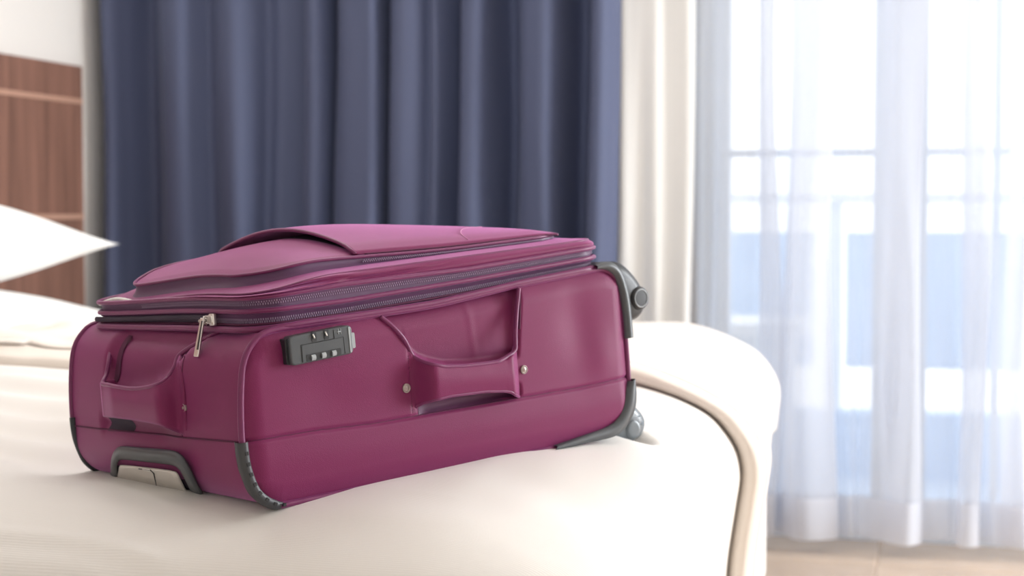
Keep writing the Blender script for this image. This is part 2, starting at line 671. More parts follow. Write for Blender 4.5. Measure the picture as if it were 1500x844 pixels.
rbox((-1.12, -.98, .42), (1.0, -.16, .585), .05, 'mattress', M_pillow, bed)
rbox((-1.12, -.14, .42), (1.0, 1.12, .60), .05, 'mattress', M_pillow, bed)
val = rbox((-1.12, -1.0, .07), (1.06, 1.20, .42), .03, 'valance', M_base, bed)
for fx in (-1.0, .95):
    for fy in (-.9, 1.1):
        MB().tube([(fx, fy, 0), (fx, fy, .08)], .03, 12).build('foot', M_dark, bed)


def pillow(name, cx, cy, cz, hx, hy, th, tilt, label, seed):
    def fn_side(sgn):
        def fn(a, b):
            x, y = 2 * a - 1, 2 * b - 1
            # concave edges between pointed corners
            ex = 1 - .10 * (1 - y * y)
            ey = 1 - .08 * (1 - x * x)
            t = max(0, (1 - abs(x) ** 2.4)) ** .62 * max(0, (1 - abs(y) ** 2.2)) ** .75
            n_ = noise.noise(Vector((x * 1.6 + seed, y * 1.6, sgn))) * .012 * t
            return Vector((x * hx * ex, y * hy * ey, sgn * th * t + n_ + tilt * y * hy))
        return fn
    m = MB().grid(fn_side(1), 48, 64).grid(fn_side(-1), 48, 64, flip=True)
    o = m.build(name, M_pillow)
    mod(o, 'WELD', merge_threshold=.0008)
    o.location = (cx, cy, cz)
    tag(o, label, 'pillow', 'white pillows by the headboard')
    return o


pillow('pillow', -2.30, 3.24, .932, .25, .52, .112, -.03, 'upper white pillow of the stack by the headboard', 1)
pillow('pillow', -2.27, 3.26, .738, .27, .55, .088, -.03, 'lower white pillow of the stack, resting on the duvet', 5)


# ------------------------------------------------------------------ curtains
def px_dir(x):
    t = (x - 750) / F_PX
    return (-math.sin(YAW) + t * math.cos(YAW)), (math.cos(YAW) + t * math.sin(YAW))


def px_X(x, Y):
    dx, dy = px_dir(x)
    return dx / dy * Y


def curtain(name, knots, Y, z0, z1, material, label, nper=10, sway=.01, seed=0, thick=.0, hem=None, parent=None, nz=36, deep=1.0):
    """knots: (photo column, depth towards the room) along the cloth"""
    K = [(px_X(x, Y), Y - d * deep) for x, d in knots]
    pts = spline([(a, b, 0) for a, b in K], len(K) * nper)
    N = len(pts)

    def fn_at(off):
        def fn(a, b):
            i = a * (N - 1)
            j = min(N - 2, int(i))
            p = pts[j].lerp(pts[j + 1], i - j)
            z = z0 + (z1 - z0) * b
            q = (1 - b)
            sx = sway * noise.noise(Vector((a * len(K) * .35 + seed, z * .9, seed))) * (1 + 1.5 * q)
            sy = sway * 1.2 * noise.noise(Vector((a * len(K) * .5 + seed + 9, z * 1.1, seed))) * (1 + 1.5 * q)
            return Vector((p.x + sx, p.y + sy - off, z))
        return fn
    o = MB().grid(fn_at(0), N - 1, nz).build(name, material, parent)
    if thick:
        mod(o, 'SOLIDIFY', thickness=thick, offset=0)
    if label:
        tag(o, label, 'curtain')
    if hem:
        zh = hem
        bb = (zh - z0) / (z1 - z0)
        h = MB().grid(lambda a, b: fn_at(.003)(a, b * bb), N - 1, 5).build('hem', M_hem, o)
        h2 = MB().tube([fn_at(.0015)(k / (N - 1), bb) for k in range(N)], .0012, 5).build('hem_stitching', material, o)
    return o


blue = [(150, -.05), (158, .02), (176, .055), (196, .0), (214, -.055), (232, -.02), (256, .045), (285, .055), (306, .02), (318, .005), (338, .045), (358, .060),
        (372, .03), (388, -.02), (410, -.015), (428, -.025), (444, -.03), (452, .02), (466, .045), (478, .02), (486, -.05), (494, .0), (512, .045), (540, .055), (560, .05),
        (566, -.03), (572, -.05), (577, .02), (592, .05), (612, .045), (626, .01), (640, .035), (652, .01), (664, -.03), (676, -.06), (682, .02), (696, .05), (712, .045), (722, -.03), (736, -.09), (752, -.06),
        (760, -.0), (775, .035), (800, .06), (812, .04), (824, -.05), (842, -.10), (858, -.06), (868, .03), (884, .055), (896, .03), (900, -.02)]
curtain('blackout_curtain', blue, 4.72, .03, 2.5, M_blue, 'dark blue pleated blackout curtain left of the balcony door', nper=7, sway=.012, seed=2, thick=.003, deep=1.35)
cream = [(880, -.03), (900, .0), (918, .006), (935, .004), (950, .006), (960, .003), (970, -.008), (980, -.004), (992, .005), (1006, .004), (1014, -.010)]
curtain('white_drape', cream, 4.77, .03, 2.5, M_cream, 'narrow off-white drape between the blue curtain and the sheer curtain', nper=8, sway=.008, seed=5, thick=.002)
sh = [(1014, -.02), (1026, .0), (1040, -.02), (1062, .01), (1085, .0), (1106, -.01), (1122, .03), (1138, .03), (1120, .0), (1112, -.02), (1134, -.03), (1150, .0), (1172, .05), (1200, .06), (1219, .05),
      (1214, .03), (1185, .02), (1160, .01), (1156, -.01), (1180, -.03), (1214, -.035), (1226, -.03), (1245, -.005), (1262, -.02), (1280, .0), (1300, .045), (1330, .065), (1354, .055), (1360, .04),
      (1335, .02), (1304, .015), (1296, -.005), (1320, -.03), (1352, -.035), (1368, -.02), (1388, .0), (1404, -.01), (1420, .035), (1440, .04), (1446, .025), (1425, .005), (1412, -.01), (1430, -.03), (1452, -.03),
      (1470, .0), (1488, .04), (1506, .045), (1510, .02), (1490, .0), (1484, -.02), (1506, -.04), (1530, -.01), (1556, .03), (1590, -.02),
      (1620, .03), (1660, -.03), (1700, .03), (1740, -.03), (1790, .03), (1840, -.03), (1900, .03), (1960, -.02)]
curtain('sheer_curtain', sh, 4.84, .045, 2.5, M_sheer, 'sheer white voile curtain hanging over the glazed balcony door', nper=8, sway=.018, seed=8, hem=.165)

# ================================================================== SUITCASE
case = empty('suitcase', TSC)
case.rotation_mode = 'QUATERNION'
case.rotation_quaternion = MS.to_quaternion()
tag(case, 'magenta soft-sided wheeled suitcase lying flat on the cream bed', 'suitcase')

OUT = [(.06, -.004), (.038, -.003), (.019, .007), (.006, .025), (-.001, .047), (-.004, .083), (-.002, .123), (.002, .156), (.008, .181), (.021, .200), (.044, .213),
       (.104, .215), (.199, .216), (.30, .218), (.368, .223), (.45, .230), (.55, .2355), (.60, .2385), (.623, .236), (.641, .223), (.651, .195), (.654, .127),
       (.654, .074), (.653, .048), (.641, .018), (.613, -.003), (.5, -.007), (.361, -.006), (.2, -.005)]
outline = spline([(a, b, 0) for a, b in OUT], 200, closed=True)


def Hf(u):
    return interp([.044, .104, .2, .3, .368, .45, .55, .62], [.213, .215, .216, .218, .223, .230, .2355, .239], u)


CL = MS.transposed() @ (Vector((0, 0, CAM_Z)) - TSC)


def shift(p, axis, val):
    """feature measured on a flat side, moved on to the real raised or sunken surface"""
    p = Vector(p)
    d = CL - p
    return p + d * ((val - p[axis]) / d[axis])


# skin: the ends, top and bottom
def left_bulge(v, w_):
    """extra outward push of the two ends"""
    b = .006 * math.sin(PI * max(0, min(1, v / WV))) * sm(0, .05, w_) * sm(.235, .18, w_)
    seamw = .083 - .012 * v / WV
    b += .004 * math.exp(-((w_ - .035) / .03) ** 2)
    # recess above the grab handle
    if .06 < v < .36:
        low = interp([.086, .129, .172, .221, .29, .371], [.218, .194, .157, .140, .133, .136], v)
        b -= .012 * sm(low - .004, low + .012, w_) * sm(.36, .33, v) * sm(.075, .11, v)
    # slot under the handle
    b -= .008 * math.exp(-((w_ - .083) / .008) ** 2) * sm(.14, .2, v) * sm(.375, .36, v)
    return b


def skin_fn(a, b):
    n_ = len(outline)
    p = outline[int(round(a * n_)) % n_]
    q = outline[(int(round(a * n_)) + 1) % n_]
    r_ = outline[int(round(a * n_)) - 1]
    t = (q - r_).normalized()
    nrm = Vector((-t.y, t.x, 0))
    v = WV * b
    u, w_ = p.x, p.y
    # far edge sits slightly lower than the near one on the left end
    k = 0
    if u < .03 and w_ > .0:
        k = left_bulge(v, w_)
    elif u > .63:
        k = .006 * math.sin(PI * b) * sm(0, .05, w_) * sm(.235, .18, w_)
    u += nrm.x * k
    w_ += nrm.y * k
    return Vector((u, v, w_))


# the outline runs bottom-left, up the left end, over the top: normals (-t.y, t.x) point outwards
m = MB().grid(skin_fn, len(outline), 90, closeu=True)
m.build('shell', M_mag, case)


# front (long) side panel as a height field over (u, w)
def wtop(u):
    pts_ = [(p.x, p.y) for p in outline]
    return u, pts_


TOPL = sorted([(p.x, p.y) for p in outline if p.y > .10])
BOTL = sorted([(p.x, p.y) for p in outline if p.y <= .10])


def wt(u):
    return interp([p[0] for p in TOPL], [p[1] for p in TOPL], u)


def wb(u):
    return interp([p[0] for p in BOTL], [p[1] for p in BOTL], u)


SEAMU = [0, .092, .186, .369, .546, .65]
SEAMW = [.083, .082, .077, .075, .073, .075]
HTOP = [(.215, .213), (.225, .203), (.235, .192), (.246, .178), (.257, .162), (.270, .150), (.287, .142), (.315, .134), (.35, .130), (.398, .128), (.425, .130), (.436, .135), (.442, .146), (.444, .160), (.447, .18), (.451, .200), (.457, .228)]
HLOW = [(.250, .080), (.262, .087), (.276, .091), (.323, .0935), (.382, .091), (.420, .086), (.432, .082), (.440, .075)]
HTu, HTw = [p[0] for p in HTOP[:11]], [p[1] for p in HTOP[:11]]


def front_v(u, w_, edge):
    """v of the near long side, negative is towards the viewer"""
    v = -.010 * edge
    sw = interp(SEAMU, SEAMW, u)
    v += .0035 * math.exp(-((w_ - sw) / .0022) ** 2)
    v -= .003 * math.exp(-((w_ - sw + .03) / .025) ** 2)
    # hollow above the carry handle
    if .21 < u < .47:
        rb = interp([.128, .16, .2, .228], [.440, .4445, .451, .457], w_)
        low = interp(HTu, HTw, min(u, .425))
        k = sm(low - .003, low + .010, w_) * sm(rb + .001, rb - .008, u) * sm(.205, .235, u)
        v += .011 * k
        v -= .0005 * math.exp(-((u - .372 - (w_ - .13) * -.1) / .006) ** 2) * k
    if .24 < u < .45:
        v += .010 * sm(.075, .080, w_) * sm(.098, .09, w_) * sm(.248, .28, u) * sm(.442, .430, u)
    # soft dents on the wheel end
    v += .004 * math.exp(-(((u - .555) / .035) ** 2 + ((w_ - .165) / .05) ** 2))
    v -= .003 * math.exp(-(((u - .60) / .03) ** 2 + ((w_ - .11) / .04) ** 2))
    v += .0025 * math.exp(-(((u - .12) / .05) ** 2 + ((w_ - .12) / .03) ** 2))
    # stitched vertical seam left of the handle
    v += .0015 * math.exp(-((u - .2505) / .0015) ** 2) * sm(.20, .17, w_) * sm(.075, .085, w_)
    return v


U0, U1 = min(p.x for p in outline) + .0002, max(p.x for p in outline) - .0002


def front_fn(a, b):
    # denser columns near the rounded ends
    t = .5 - .5 * math.cos(PI * a)
    t = .55 * a + .45 * t
    u = U0 + (U1 - U0) * t
    lo, hi = wb(u), wt(u)
    if hi < lo:
        hi = lo = (hi + lo) / 2
    w_ = lo + (hi - lo) * b
    e = min(1, min(b, 1 - b) * (hi - lo) / .03, (u - U0) / .03, (U1 - u) / .03)
    e = math.sin(max(0, e) * PI / 2)
    return Vector((u, front_v(u, w_, e), w_))


m = MB().grid(front_fn, 300, 130)
m.build('side_panel', M_mag, case)


def back_fn(a, b):
    p = front_fn(a, b)
    e = min(1, b * 6, (1 - b) * 6, a * 8, (1 - a) * 8)
    return Vector((p.x, WV + .008 * math.sin(max(0, e) * PI / 2), p.z))


MB().grid(back_fn, 60, 24, flip=True).build('side_panel', M_mag, case)

# piping round both long sides
fp = [Vector((p.x, -.001, p.y)) for p in outline]
MB().tube([(Vector((p.x, -.002, p.y)) + Vector((0, 0, 0))) for p in outline], .0042, 8, closed=True).build('piping', M_mag2, case)
MB().tube([(p.x, WV + .002, p.y) for p in outline], .0042, 8, closed=True).build('piping', M_mag2, case)


# horizontal seams
def on_front(u, w_, off=.0008):
    lo, hi = wb(u), wt(u)
    e = min(1, (w_ - lo) / .03, (hi - w_) / .03, (u - U0) / .03, (U1 - u) / .03)
    e = math.sin(max(0, e) * PI / 2)
    return Vector((u, front_v(u, w_, e) - off, w_))


MB().tube([on_front(.004 + .644 * k / 120, interp(SEAMU, SEAMW, .004 + .644 * k / 120), -.0002) for k in range(121)], .0009, 6).build('side_seam', M_seam, case)


def left_u(v, w_, off=.0):
    best = None
    # outline u at this height on the left end
    xs = [(p.y, p.x) for p in outline if p.x < .05 and p.y > -.002]
    xs.sort()
    u = interp([a for a, _ in xs], [b for _, b in xs], w_)
    return u - left_bulge(v, w_) - off


def on_left(v, w_, off=.0008):
    return Vector((left_u(v, w_, off), v, w_))


MB().tube([on_left(.004 + .458 * k / 80, .083 - .012 * (k / 80), .0006) for k in range(81)], .0012, 6).build('end_seam', M_seam, case)
MB().tube([on_left(.137, .079 + .115 * k / 30, .0002) for k in range(31)], .0007, 6).build('end_seam', M_seam, case)
# dotted stitching left of the carry handle, one mesh of small stitches
m = MB()
for k in range(26):
    w_ = .081 + .003 * k
    m.tube([on_front(.2505, w_, .0003), on_front(.2505, w_ + .0018, .0003)], .0006, 5)
tag(m.build('stitching', M_seam, case), kind='stuff')


# carry handle on the long side
def strap_fn(a, b):
    u = .2505 + (.4425 - .2505) * a
    lo = interp([p[0] for p in HLOW], [p[1] for p in HLOW], u)
    hi = interp(HTu + [.436, .4425], HTw + [.135, .148], u)
    w_ = lo + (hi - lo) * b
    out = -.004 + .030 * sm(0, .28, a) * sm(1.0, .955, a)
    out += .004 * math.sin(PI * b)
    return shift((u, 0, w_), 1, -out - .006)


sg = MB().grid(strap_fn, 90, 14)
st = sg.build('carry_handle', M_mag, case)
mod(st, 'SOLIDIFY', thickness=.005, offset=0)
edge = [strap_fn(k / 90, 1) + Vector((0, -.001, .0)) for k in range(91)]
left = [on_front(u, w_, .002) for u, w_ in ((.215, .213), (.225, .203), (.235, .192), (.246, .178))]
right = [shift((u, 0, w_), 1, -o_) for u, w_, o_ in ((.4435, .150, .026), (.4445, .162, .021), (.447, .178, .014), (.451, .200, .009), (.4545, .215, .008), (.457, .226, .007))]
full = spline(left[:4] + [edge[k] for k in range(6, 78, 5)] + [shift((.4395, 0, .1385), 1, -.028)] + right, 160)
MB().tube(full, .0031, 8).build('handle_piping', M_mag2, st)
low = spline([strap_fn(k / 30, 0) + Vector((0, -.001, 0)) for k in range(31)], 80)
MB().tube(low, .0024, 8).build('handle_piping', M_mag2, st)
# slot beneath the strap, its shade put into a darker cloth colour
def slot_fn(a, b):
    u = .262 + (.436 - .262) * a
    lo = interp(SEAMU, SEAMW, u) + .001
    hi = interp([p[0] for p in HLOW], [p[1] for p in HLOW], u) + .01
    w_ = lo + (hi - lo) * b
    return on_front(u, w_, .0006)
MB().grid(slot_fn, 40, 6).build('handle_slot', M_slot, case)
# lower skirt of the right wing
MB().tube(spline([on_front(.4545, .222, .001), on_front(.449, .20, .0015), on_front(.4445, .17, .0015)], 20), .0016, 6).build('handle_seam', M_seam, case)


# grab handle on the short end
GT = [(.086, .218), (.105, .208), (.129, .194), (.150, .174), (.172, .157), (.195, .146), (.221, .140), (.255, .135), (.29, .133), (.335, .134), (.371, .137)]
GL = [(.137, .077), (.16, .083), (.212, .090), (.25, .0915), (.298, .092), (.345, .0915), (.380, .091)]


def gstrap_fn(a, b):
    v = .137 + (.374 - .137) * a
    lo = interp([p[0] for p in GL], [p[1] for p in GL], v)
    hi = interp([p[0] for p in GT], [p[1] for p in GT], v)
    w_ = lo + (hi - lo) * b
    out = -.003 + .027 * sm(0, .35, a) * (1 - .25 * sm(.85, 1, a)) + .004 * math.sin(PI * b)
    return shift((0, v, w_), 0, left_u(.02, w_) - out - .003)


gs = MB().grid(gstrap_fn, 60, 14)
# the strap's far return to the shell
def gret_fn(a, b):
    p = gstrap_fn(1, b)
    base = Vector((left_u(.345, p.z) + .004, p.y + .012, p.z))
    return p.lerp(base, a)
gs.grid(gret_fn, 8, 14)
gh = gs.build('grab_handle', M_mag, case)
mod(gh, 'SOLIDIFY', thickness=.005, offset=0)
e2 = [gstrap_fn(k / 40, 1) + Vector((-.001, 0, 0)) for k in range(0, 41, 3)]
gl_ = [on_left(v, w_, .003) for v, w_ in ((.086, .217), (.105, .208))]
gr_ = [shift((0, v, w_), 0, left_u(.3, w_) - o_) for v, w_, o_ in ((.356, .150, .016), (.344, .170, .010), (.332, .195, .004), (.322, .216, .001))]
MB().tube(spline(gl_ + e2 + gr_, 150), .0032, 8).build('handle_piping', M_mag2, gh)
MB().tube(spline([gstrap_fn(k / 30, 0) for k in range(31)], 60), .0022, 8).build('handle_piping', M_mag2, gh)
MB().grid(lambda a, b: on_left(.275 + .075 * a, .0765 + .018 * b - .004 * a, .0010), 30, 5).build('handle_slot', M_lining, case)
# dark strip put in as the shadow between top and strap, far end
MB().grid(lambda a, b: on_left(.330 - .004 * b + .010 * a, .140 + .072 * b, .0012), 3, 10).build('handle_shadow_strip', M_seam, case)


# rivets
def rivet(c, nrm):
    n_ = Vector(nrm)
    a = n_.orthogonal().normalized()
    b = n_.cross(a)
    m_ = MB()
    for (r0, h0, r1, h1) in ((.0062, -.001, .0062, .0010), (.0062, .0010, .0050, .0018), (.0050, .0018, .0040, .0010), (.0040, .0010, .0026, .0016), (.0026, .0016, .0001, .0026)):
        m_.grid(lambda s, t: Vector(c) + (a * math.cos(s * 2 * PI) + b * math.sin(s * 2 * PI)) * (r0 + (r1 - r0) * t) + n_ * (h0 + (h1 - h0) * t), 20, 1, closeu=True)
    o_ = m_.build('rivet', M_brass, case)
    return o_


rivet(on_front(.2425, .1155, .001), (0, -1, 0))
rivet(on_front(.4460, .113, .001), (0, -1, 0))
rivet(on_left(.129, .118, .001), (-1, 0, 0))


# ---- zip lock on the long side
lo_a = math.atan2(-.004, .1)
LK = empty('lock_origin')
bpy.data.objects.remove(LK)


def lk(x, y, d):
    """lock frame: x along, y up, d out"""
    return Vector((.0625 + x * 1.0 + .10 * (-y) * 1.0 * .18, -.010 - d, .1685 + y + .010 * x / .1 * .5))


def lkbox(x0, x1, y0, y1, d0, d1, r=.002):
    m_ = MB()
    o_ = m_.prism(rrect(x0, x1, y0, y1, r, 4), lk, d0, d1)
    return m_


lock = lkbox(.000, .094, .0, .0365, -.004, .013, .006)
lock = lock.build('lock', M_grey, case, smooth=False)
lock['label'] = 'dark grey combination lock'
mod(lock, 'BEVEL', width=.0022, segments=3, limit_method='ANGLE')
lkbox(-.0035, .002, .002, .034, -.004, .008, .002).build('lock_end_cap', M_dark, lock, smooth=False)
lkbox(.094, .0985, .006, .026, -.002, .011, .002).build('release_button', M_lightgrey, lock, smooth=False)
lkbox(.088, .0905, .002, .0345, .0128, .0138, .001).build('painted_edge_highlight', M_lightgrey, lock, smooth=False)  # pale strip drawn as the highlight along the lock's edge
lkbox(.017, .079, .002, .0225, .0128, .0134, .002).build('face_panel', M_grey, lock, smooth=False)
m = MB()
gv = [(.016, .002), (.016, .0235), (.080, .0235), (.080, .002)]
m.tube([lk(x_, y_, .0133) for x_, y_ in gv], .00045, 5)
m.tube([lk(x_, y_, .0133) for x_, y_ in ((.066, .0235), (.066, .0345))], .00045, 5)
m.build('panel_groove', M_dark, lock)
lkbox(.022, .074, .0015, .0105, .0131, .0139, .002).build('dial_recess', M_dark, lock, smooth=False)
for k in range(3):
    cx = .032 + .0155 * k
    m_ = MB()
    m_.grid(lambda a, b: lk(cx - .003 + .006 * b, .0055 + .0042 * math.cos(a * 2 * PI), .0118 + .0042 * math.sin(a * 2 * PI)), 14, 2, closeu=True)
    for s_ in (0, 1):
        m_.add([lk(cx - .003 + .006 * s_, .0055 + .0042 * math.cos(a * 2 * PI / 14), .0118 + .0042 * math.sin(a * 2 * PI / 14)) for a in range(14)], [tuple(range(14))])
    m_.build('number_dial', M_lightgrey, lock)
for k in range(2):
    cx = .036 + .0185 * k
    lkbox(cx - .0035, cx + .0035, .0245, .0372, .0125, .0137, .002).build('puller_slot', M_dark, lock, smooth=False)
    MB().tube([lk(cx - .0018, .0345, .0142), lk(cx - .0006, .029, .0155)], .0011, 8).build('chrome_pin', M_chrome, lock)
m = MB()
m.tube([lk(.0695, .031, .0132), lk(.0765, .031, .0132)], .0005, 5)
m.tube([lk(.073, .0275, .0132), lk(.073, .0345, .0132)], .0005, 5)
m.tube([lk(.0765, .0275, .0132), lk(.0765, .0345, .0132)], .0004, 5)
m.build('lock_emblem', M_lightgrey, lock)


# ---- telescopic handle cup on the short end
def lf(v, w_, d):
    face = left_u(v, max(.004, w_)) + (.010 * sm(.02, 0, w_) if w_ < .02 else 0)
    return shift((0, v, w_), 0, face - d)


co = spline([(.372, .001, 0), (.370, .018, 0), (.364, .033, 0), (.352, .044, 0), (.33, .0515, 0), (.27, .0545, 0), (.208, .057, 0), (.175, .057, 0), (.155, .051, 0), (.140, .038, 0), (.125, .020, 0), (.104, -.001, 0)], 60)
ci = spline([(.350, -.002, 0), (.350, .012, 0), (.349, .022, 0), (.343, .029, 0), (.33, .032, 0), (.27, .0345, 0), (.21, .0365, 0), (.185, .0365, 0), (.172, .033, 0), (.162, .025, 0), (.150, .012, 0), (.138, -.002, 0)], 60)
m = MB()


def cup_fn(a, b):
    i = int(round(a * 59))
    p, q = co[i], ci[i]
    # across: outer foot, outer top, crown, inner top, inner foot
    t = [0, .04, .25, .6, .92, 1.0, 1.0][int(round(b * 6))]
    d = [-.004, .006, .011, .012, .009, .004, -.006][int(round(b * 6))]
    x_, y_ = p.x + (q.x - p.x) * t, p.y + (q.y - p.y) * t
    return lf(x_, y_, d)


m.grid(cup_fn, 59, 6)
cup = m.build('handle_cup', M_grey, case)
cup['label'] = 'dark grey plastic housing of the telescopic handle'
m = MB()
def rec_fn(a, b):
    i = int(round(a * 59))
    q = ci[i]
    return lf(q.x * (1 - b) + .245 * b, q.y * (1 - b) + .0 * b, -.003 + .004)
m.grid(rec_fn, 59, 6)
m.build('cup_recess', M_lining, cup)
gp = spline([(.346, .001, 0), (.3475, .012, 0), (.344, .020, 0), (.335, .0245, 0), (.27, .0275, 0), (.21, .0295, 0), (.185, .0295, 0), (.176, .0275, 0), (.168, .019, 0), (.158, .008, 0), (.150, .0, 0), (.25, -.002, 0)], 64, closed=True)


def grip_fn(a, b):
    q = gp[int(round(a * 64)) % 64]
    t = [0, .0, .10, .25, 1.0][int(round(b * 4))]
    d = [.001, .010, .0135, .0145, .0145][int(round(b * 4))]
    return lf(q.x * (1 - t) + .25 * t, q.y * (1 - t) + .013 * t, d)


grip = MB().grid(grip_fn, 64, 4, closeu=True).build('telescopic_grip', M_silver, cup)
m = MB()
m.tube([lf(v, w_, .0148) for v, w_ in ((.285, .0235), (.25, .0245), (.243, .021), (.240, .012), (.237, .003))], .0008, 6)
m.build('release_button_gap', M_dark, cup)
MB().prism(rrect(.252, .275, .0222, .0262, .0015, 3), lambda a, b, d: lf(a, b, d), .0135, .0158).build('release_tab', M_chrome, cup, smooth=False)

# ---- corner guards
# near bottom-left: ribbed strip that follows the piping
seg = [p for p in outline]


def arc(cond_pts, n_):
    return spline([(a, b, 0) for a, b in cond_pts], n_)


g1 = arc([(-.004, .083), (-.0035, .065), (-.001, .047), (.006, .025), (.013, .014), (.024, .004), (.038, -.003), (.055, -.004)], 36)
m = MB()
for_norm = []
for i, p in enumerate(g1):
    t = (g1[min(i + 1, 35)] - g1[max(i - 1, 0)]).normalized()
    for_norm.append(Vector((-t.y, t.x, 0)))


def guard_fn(a, b):
    i = int(round(a * 35))
    p, nn = g1[i], for_norm[i]
    taper = sm(1.0, .8, a) * .6 + .4
    sec = [(.0065, -.004), (.0050, -.0075), (.001, -.0082), (-.003, -.0075), (-.0060, -.004), (-.0058, .004), (-.004, .010), (.002, .011)]
    q, v = sec[int(round(b * 7))]
    # q is inwards from the outline
    return Vector((p.x + nn.x * q * taper, v * taper, p.y + nn.y * q * taper))


gd = MB().grid(guard_fn, 35, 7).build('corner_guard', M_guard, case)
gd['label'] = 'dark ribbed plastic corner guard'
for k in range(8):
    i = 4 + k * 4
    if i > 34:
        break
    p, nn = g1[i], for_norm[i]
    c = Vector((p.x + nn.x * .0012, -.0080, p.y + nn.y * .0012))
    tdir = (g1[min(i + 1, 35)] - g1[i - 1]).normalized()
    a3, b3 = Vector((tdir.x, 0, tdir.y)), Vector((nn.x, 0, nn.y))
    m_ = MB()
    m_.prism([(-.0032, -.0022), (.0032, -.0022), (.0032, .0022), (-.0032, .0022)], lambda a, b, d: c + a3 * a * .7 + b3 * b + Vector((0, -1, 0)) * d, -.001, .0010)
    m_.build('rib', M_rib, gd, smooth=False)
# far bottom-left guard
m = MB().tube([(p.x - .001, WV - .002, p.y) for p in g1], .006, 8)
m.build('corner_guard', M_dark, case)

# wheel-end lower guard: wide plate from the bottom up the end
gin = spline([(.497, -.003, 0), (.56, .0035, 0), (.60, .0085, 0), (.620, .018, 0), (.634, .036, 0), (.642, .056, 0), (.6515, .069, 0)], 40)
gout = spline([(.490, -.0085, 0), (.56, -.0085, 0), (.613, -.007, 0), (.638, .006, 0), (.655, .026, 0), (.660, .048, 0), (.659, .071, 0)], 40)


def wg_fn(a, b):
    i = int(round(a * 39))
    q, p = gin[i], gout[i]
    sec = [(1.0, .000), (1.0, -.0125), (.5, -.0145), (.05, -.0125), (0, -.008), (0, .06), (.3, .085)]
    t, v = sec[int(round(b * 6))]
    if t == 1.0 and v > -.01:
        v = -.002
    return Vector((p.x + (q.x - p.x) * t, v, p.y + (q.y - p.y) * t))


g2 = MB().grid(wg_fn, 39, 6, flip=True).build('wheel_guard', M_grey, case)
g2['label'] = 'smooth grey plastic guard at the wheel end'
# wheel-end upper guard
ga = spline([(.600, .2415, 0), (.625, .2400, 0), (.6425, .2275, 0), (.652, .200, 0), (.6555, .17, 0), (.6565, .132, 0)], 40)


def ug_fn(a, b):
    i = int(round(a * 39))
    t_ = (ga[min(i + 1, 39)] - ga[max(i - 1, 0)]).normalized()
    nn = Vector((-t_.y, t_.x, 0))
    wd_ = .4 + .6 * sm(0, .25, a)
    sec = [(-.006, -.001), (-.006, -.009), (.0, -.0115), (.006, -.0105), (.009, -.006), (.009, .05), (.002, .06)]
    q, v = sec[int(round(b * 6))]
    return Vector((ga[i].x + nn.x * q * wd_, v, ga[i].y + nn.y * q * wd_))


g3 = MB().grid(ug_fn, 39, 6, flip=True).build('wheel_guard', M_grey, case)
for vv in (WV,):
    MB().tube([(p.x + .001, vv - .004, p.y) for p in ga], .008, 8).build('wheel_guard', M_grey, case)
    MB().tube([(p.x - .003, vv - .004, p.y) for p in gout], .008, 8).build('wheel_guard', M_grey, case)


# ---- wheels: housing, fork and disc
def wheel(hous, vc, centre, r, m1, m2, ring=True):
    hp = spline([(a, b, 0) for a, b in hous], 48, closed=True)
    m_ = MB()
    cu = sum(p.x for p in hp) / 48
    cw = sum(p.y for p in hp) / 48

    def fn(a, b):
        p = hp[int(round(a * 48)) % 48]
        sc, v = [(.0, -.021), (.55, -.021), (.85, -.0185), (1, -.011), (1, .011), (.85, .0185), (.55, .021), (0, .021)][int(round(b * 7))]
        return Vector((cu + (p.x - cu) * sc, vc + v, cw + (p.y - cw) * sc))
    m_.grid(fn, 48, 7, closeu=True)
    h = m_.build('wheel_housing', m1, case)
    m_ = MB()

    def wf(a, b):
        an = a * 2 * PI
        rr, v = [(.0, -.0245), (.40, -.0245), (.62, -.0244), (.80, -.0242), (.90, -.0235), (.97, -.0215), (1, -.016), (1, .016), (.9, .022), (0, .024)][int(round(b * 9))]
        return Vector((centre[0] + r * rr * math.cos(an), vc + v, centre[1] + r * rr * math.sin(an)))
    m_.grid(wf, 36, 9, closeu=True)
    wh = m_.build('wheel', m2, case)
    if ring:
        MB().tube([(centre[0] + r * .72 * math.cos(k * PI / 18), vc - .0245, centre[1] + r * .72 * math.sin(k * PI / 18)) for k in range(36)], .0010, 6, closed=True).build('hub_ring', M_lightgrey, wh)
    # swivel stem to the shell
    MB().tube([(.645, vc + .005, cw + .01), (.70, vc + .005, cw + .005)], .016, 14).build('caster_stem', m1, wh)
    return h


H1 = [(.662, .234), (.680, .243), (.702, .239), (.724, .222), (.742, .198), (.749, .176), (.742, .160), (.726, .151), (.708, .152), (.694, .162), (.680, .18), (.664, .200)]
wheel(H1, .060, (.729, .183), .0185, M_dark, M_dark)
wheel(H1, .405, (.729, .183), .0185, M_dark, M_dark)
H2 = [(.655, .040), (.675, .043), (.698, .036), (.718, .020), (.736, .002), (.741, -.014), (.732, -.030), (.712, -.036), (.690, -.034), (.670, -.022), (.657, .0)]
wheel(H2, .070, (.706, -.016), .0150, M_wheel, M_wheel, False)
wheel(H2, .405, (.706, -.016), .0150, M_wheel, M_wheel, False)
for k in range(6):
    p_ = H2[1 + k]
    q_ = (.672, .000)
    MB().tube([(q_[0] + (p_[0] - q_[0]) * t, .0495 + .003 * t ** 3, q_[1] + (p_[1] - q_[1]) * t) for t in (.1, .4, .65, .80)], .0020, 6).build('wheel_rib', M_wheel, case)

# ---- top: zip bands and lid
LU0, LU1, LV0, LV1, LR = .031, .632, .000, .462, .050


